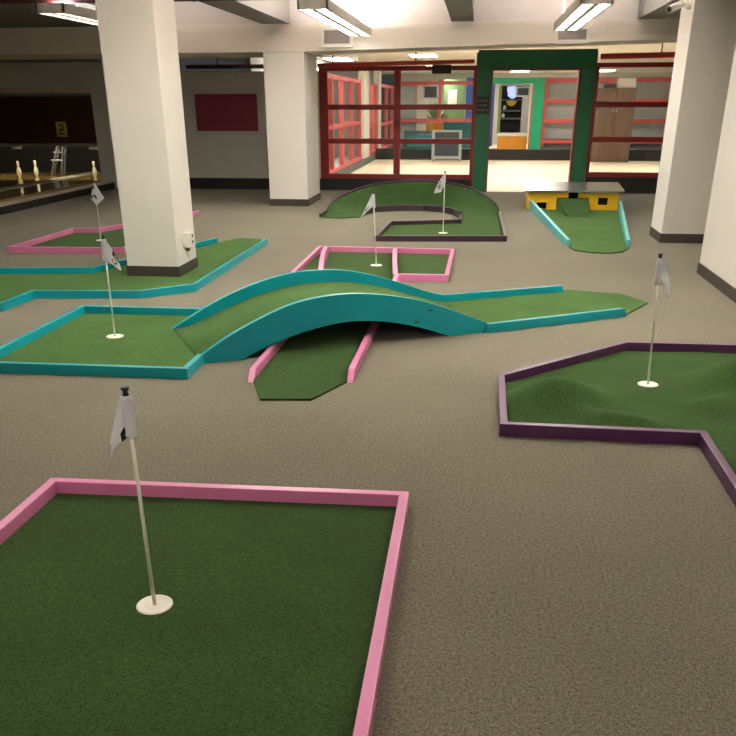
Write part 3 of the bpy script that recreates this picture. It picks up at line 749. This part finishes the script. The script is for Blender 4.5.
for a in ((3.15, 3.645), (3.665, 4.16)):
    d = sb('door', M['cabinet'], (a[0], a[1], 25.29, 25.318, .08, 1.84), t)
    hx = a[1]-.05 if a[0] < 3.4 else a[0]+.02
    sb('handle', M['silver'], (hx, hx+.03, 25.27, 25.29, 1.28, 1.34), d)
bm = nb(); box(bm, 3.33, 3.63, 25.4, 25.7, 1.861, 1.95, bev=.01); tagit(mk('black_box', bm, M['slate'], origin=(3.48, 25.55, 1.861)), 'low dark box lying on top of the brown cabinet', 'box')
bm = nb(); box(bm, 3.70, 4.15, 25.4, 25.75, 1.861, 2.1, bev=.008); tagit(mk('carton', bm, M['creamwall'], origin=(3.92, 25.57, 1.861)), 'white carton lying on top of the brown cabinet', 'box')
# red shelving frames and grey panels at the back
def far_frame(n, x0, x1, y, zs, xs, panel):
    r = tagit(bpy.data.objects.new('window_%d' % n, None), kind='structure'); COL.objects.link(r); r.location = ((x0+x1)/2, y, 0)
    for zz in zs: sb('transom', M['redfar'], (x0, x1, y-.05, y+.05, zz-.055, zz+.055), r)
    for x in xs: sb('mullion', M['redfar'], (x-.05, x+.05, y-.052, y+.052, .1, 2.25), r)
    if panel: sb('panel', M['palegrey'], (x0, x1, y+.3, y+.35, 0.02, 2.3), r); sb('kick_board', M['slab'], (x0, x1, y+.1, y+.3, .0, .35), r)
far_frame(6, -2.9, .3, 32, (2.13, .95), (-1.38,), False)
far_frame(7, 2.2, 8.8, 32, (2.2, 1.56, .93, .27), (2.25, 4.4, 6.4), True)
sbox('wall_far_white_pier', M['creamwall'], -2.2, -1.86, 32.1, 32.4, 0, 2.3)
bm = nb(); box(bm, -2.85, -2.2, 32.2, 32.3, 0, 2.2); struct('wall_far_panel', bm, M['palegrey'])
t = thing('green_doorway', (1.3, 31.9, 0), 'bright green painted door surround at the back of the far room', 'door surround')
sb('post', M['brightgreen'], (1.80, 2.19, 31.85, 32.1, 0, 2.28), t); sb('header', M['brightgreen'], (.3, 1.80, 31.85, 32.1, 2.1, 2.28), t)
sb('red_edge', M['redfar'], (1.77, 1.80, 31.84, 32.1, 0, 2.1), t)
t = thing('arcade_cabinet', (1.15, 32.9, 0), 'dark glass-fronted arcade cabinet with yellow base behind the green door surround', 'arcade machine')
sb('base', M['orange'], (.72, 1.74, 32.4, 33.2, 0.0, .42), t); sb('counter', M['plastic'], (.70, 1.76, 32.35, 33.2, .42, .53), t)
sb('back_panel', M['dark'], (.74, 1.50, 33.0, 33.1, .53, 2.05), t); sb('side_post', M['silver'], (1.50, 1.74, 32.6, 33.1, .53, 2.05), t)
sb('head_panel', M['plastic'], (.70, 1.76, 32.6, 33.1, 2.05, 2.12), t); sb('green_post', M['leaf'], (.66, .76, 32.4, 32.5, .53, 2.05), t)
for zz in (1.0, 1.25, 1.6): sb('shelf', M['slab'], (.76, 1.50, 32.75, 33.0, zz-.03, zz+.02), t)
bm = nb(); lathe(bm, (1.15, 32.8, 1.62), [(0, 0), (.05, .02), (.17, .1), (.17, .22), (.2, .24), (.2, .4), (0, .42)], 20); mk('lamp_dome', bm, [M['bluelamp']], t)
bm = nb(); lathe(bm, (1.13, 32.86, 1.64), [(0, -.26), (.12, -.2), (.2, -.1), (.1, -.06), (0, -.02)], 14); mk('prize', bm, M['card'], t)
for (x, zz) in ((.9, 1.27), (.86, 1.02)):
    bm = nb(); lathe(bm, (x, 32.86, zz), [(0, 0), (.06, .02), (.05, .12), (0, .16)], 12); mk('small_prize', bm, M['plastic'], t)
def tv(x0, x1, y, z0, z1, label):
    t = thing('monitor', ((x0+x1)/2, y, z0), label, 'screen')
    sb('bezel', M['silver'], (x0-.05, x1+.05, y, y+.06, z0-.05, z1+.05), t); sb('screen', M['screen'], (x0, x1, y-.012, y, z0, z1), t)
tv(1.30, 1.68, 32.53, 1.74, 1.97, 'dark wall screen beside the green post of the arcade')
tv(-1.93, -1.5, 32.04, 1.68, 2.02, 'dark wall screen behind the left red window, beside a white pier')
t = thing('potted_plant', (-1.35, 33.6, 0), 'leafy green plant in a yellow tub at the back of the far room', 'plant')
bm = nb(); lathe(bm, (-1.6, 33.6, 0), [(0, 0), (.3, 0), (.36, .85), (.32, .85), (0, .8)], 20); mk('tub', bm, M['orange'], t)
bm = nb()
for i in range(60):
    a = random.random()*6.28; e = random.uniform(.3, 1.4); l = random.uniform(.35, .75)
    b = Vector((-1.6, 33.6, .84)); d = Vector((math.cos(a)*math.cos(e), math.sin(a)*math.cos(e), math.sin(e))); s = d.cross(Vector((0, 0, 1))).normalized()*.055
    m = b+d*l*.6+Vector((0, 0, .05)); q = b+d*l
    v = [bm.verts.new(x) for x in (b, m+s, q, m-s)]; bm.faces.new(v)
lv = mk('leaves', bm, M['leaf'], t); lv.modifiers.new('thickness', 'SOLIDIFY').thickness = .004
t = thing('mural_panel', (-.75, 34.6, 0), 'green and pale painted mural panel behind the far red frame', 'mural')
sb('panel', M['leaf'], (-1.35, -.55, 34.6, 34.65, 0, 2.3), t); sb('pale_patch', M['creamwall'], (-1.2, -.85, 34.58, 34.6, 1.35, 1.95), t)
bm = nb(); box(bm, -.52, .55, 34.4, 34.5, 0, 2.35, bev=.01); tagit(mk('blue_partition', bm, M['blue'], origin=(0, 34.45, 0)), 'tall blue partition panel at the back of the far room', 'partition')
t = thing('counter', (-.6, 33, 0), 'deep teal counter with dark top behind the far red frame', 'counter')
sb('front', M['teal2'], (-1.25, .35, 32.7, 33.3, 0, .82), t); sb('top', M['teal2'], (-1.28, .38, 32.66, 33.34, .82, .9), t)
t = thing('bench', (-2.1, 31.5, 0), 'low teal bench with dark back beside the white pier of the far room', 'bench')
sb('seat', M['teal2'], (-2.5, -1.3, 31.2, 31.7, .1, .5), t); sb('backrest', M['slab'], (-2.6, -1.3, 31.7, 31.8, .1, .62), t); sb('plinth', M['black'], (-2.5, -1.3, 31.25, 31.7, 0, .1), t)
def panel_light(x, y, label):
    t = thing('ceiling_panel_light', (x, y, 2.55), label, 'light', 'ceiling panel lights of the far room')
    sb('rim', M['plastic'], (x-.36, x+.36, y-.65, y+.65, 2.535, 2.5495), t); sb('diffuser', M['lens_far'], (x-.3, x+.3, y-.6, y+.6, 2.528, 2.535), t)
for x in (-1.4, 1.4, 4.4):
    for y in (18.6, 22.5, 29.0, 34.0): panel_light(x, y, 'flat lit panel light in the ceiling of the bright far room')

for y in (18.5, 24.0): panel_light(-3.7, y, 'flat lit panel light over the hall left of the bright far room')
# ------------------------------------------------------------------ camera and look
f_, yp = 824.88, 490.81
yaw, pitch, roll = .122615169, .439291728, -.002032
fw = Vector((-math.sin(yaw)*math.cos(pitch), math.cos(yaw)*math.cos(pitch), -math.sin(pitch)))
rt = Vector((math.cos(yaw), math.sin(yaw), 0)); up = rt.cross(fw)
c, s = math.cos(roll), math.sin(roll)
r2 = rt*c+up*s; u2 = up*c-rt*s
cd = bpy.data.cameras.new('camera'); co = bpy.data.objects.new('camera', cd); COL.objects.link(co)
mat = Matrix((r2, u2, -fw)).transposed().to_4x4(); mat.translation = (0, 0, 1.5); co.matrix_world = mat
cd.sensor_width = 36; cd.sensor_fit = 'HORIZONTAL'; cd.lens = 36*f_/736; cd.shift_y = (yp-368)/736; cd.shift_x = 0
cd.clip_start = .05; cd.clip_end = 200
SC.camera = co
w = bpy.data.worlds.new('world'); SC.world = w; w.use_nodes = True
w.node_tree.nodes['Background'].inputs[0].default_value = (.5, .5, .5, 1); w.node_tree.nodes['Background'].inputs[1].default_value = .05
vs = SC.view_settings; vs.view_transform = 'Standard'; vs.look = 'None'; vs.gamma = 1; vs.use_curve_mapping = False; vs.exposure = .72
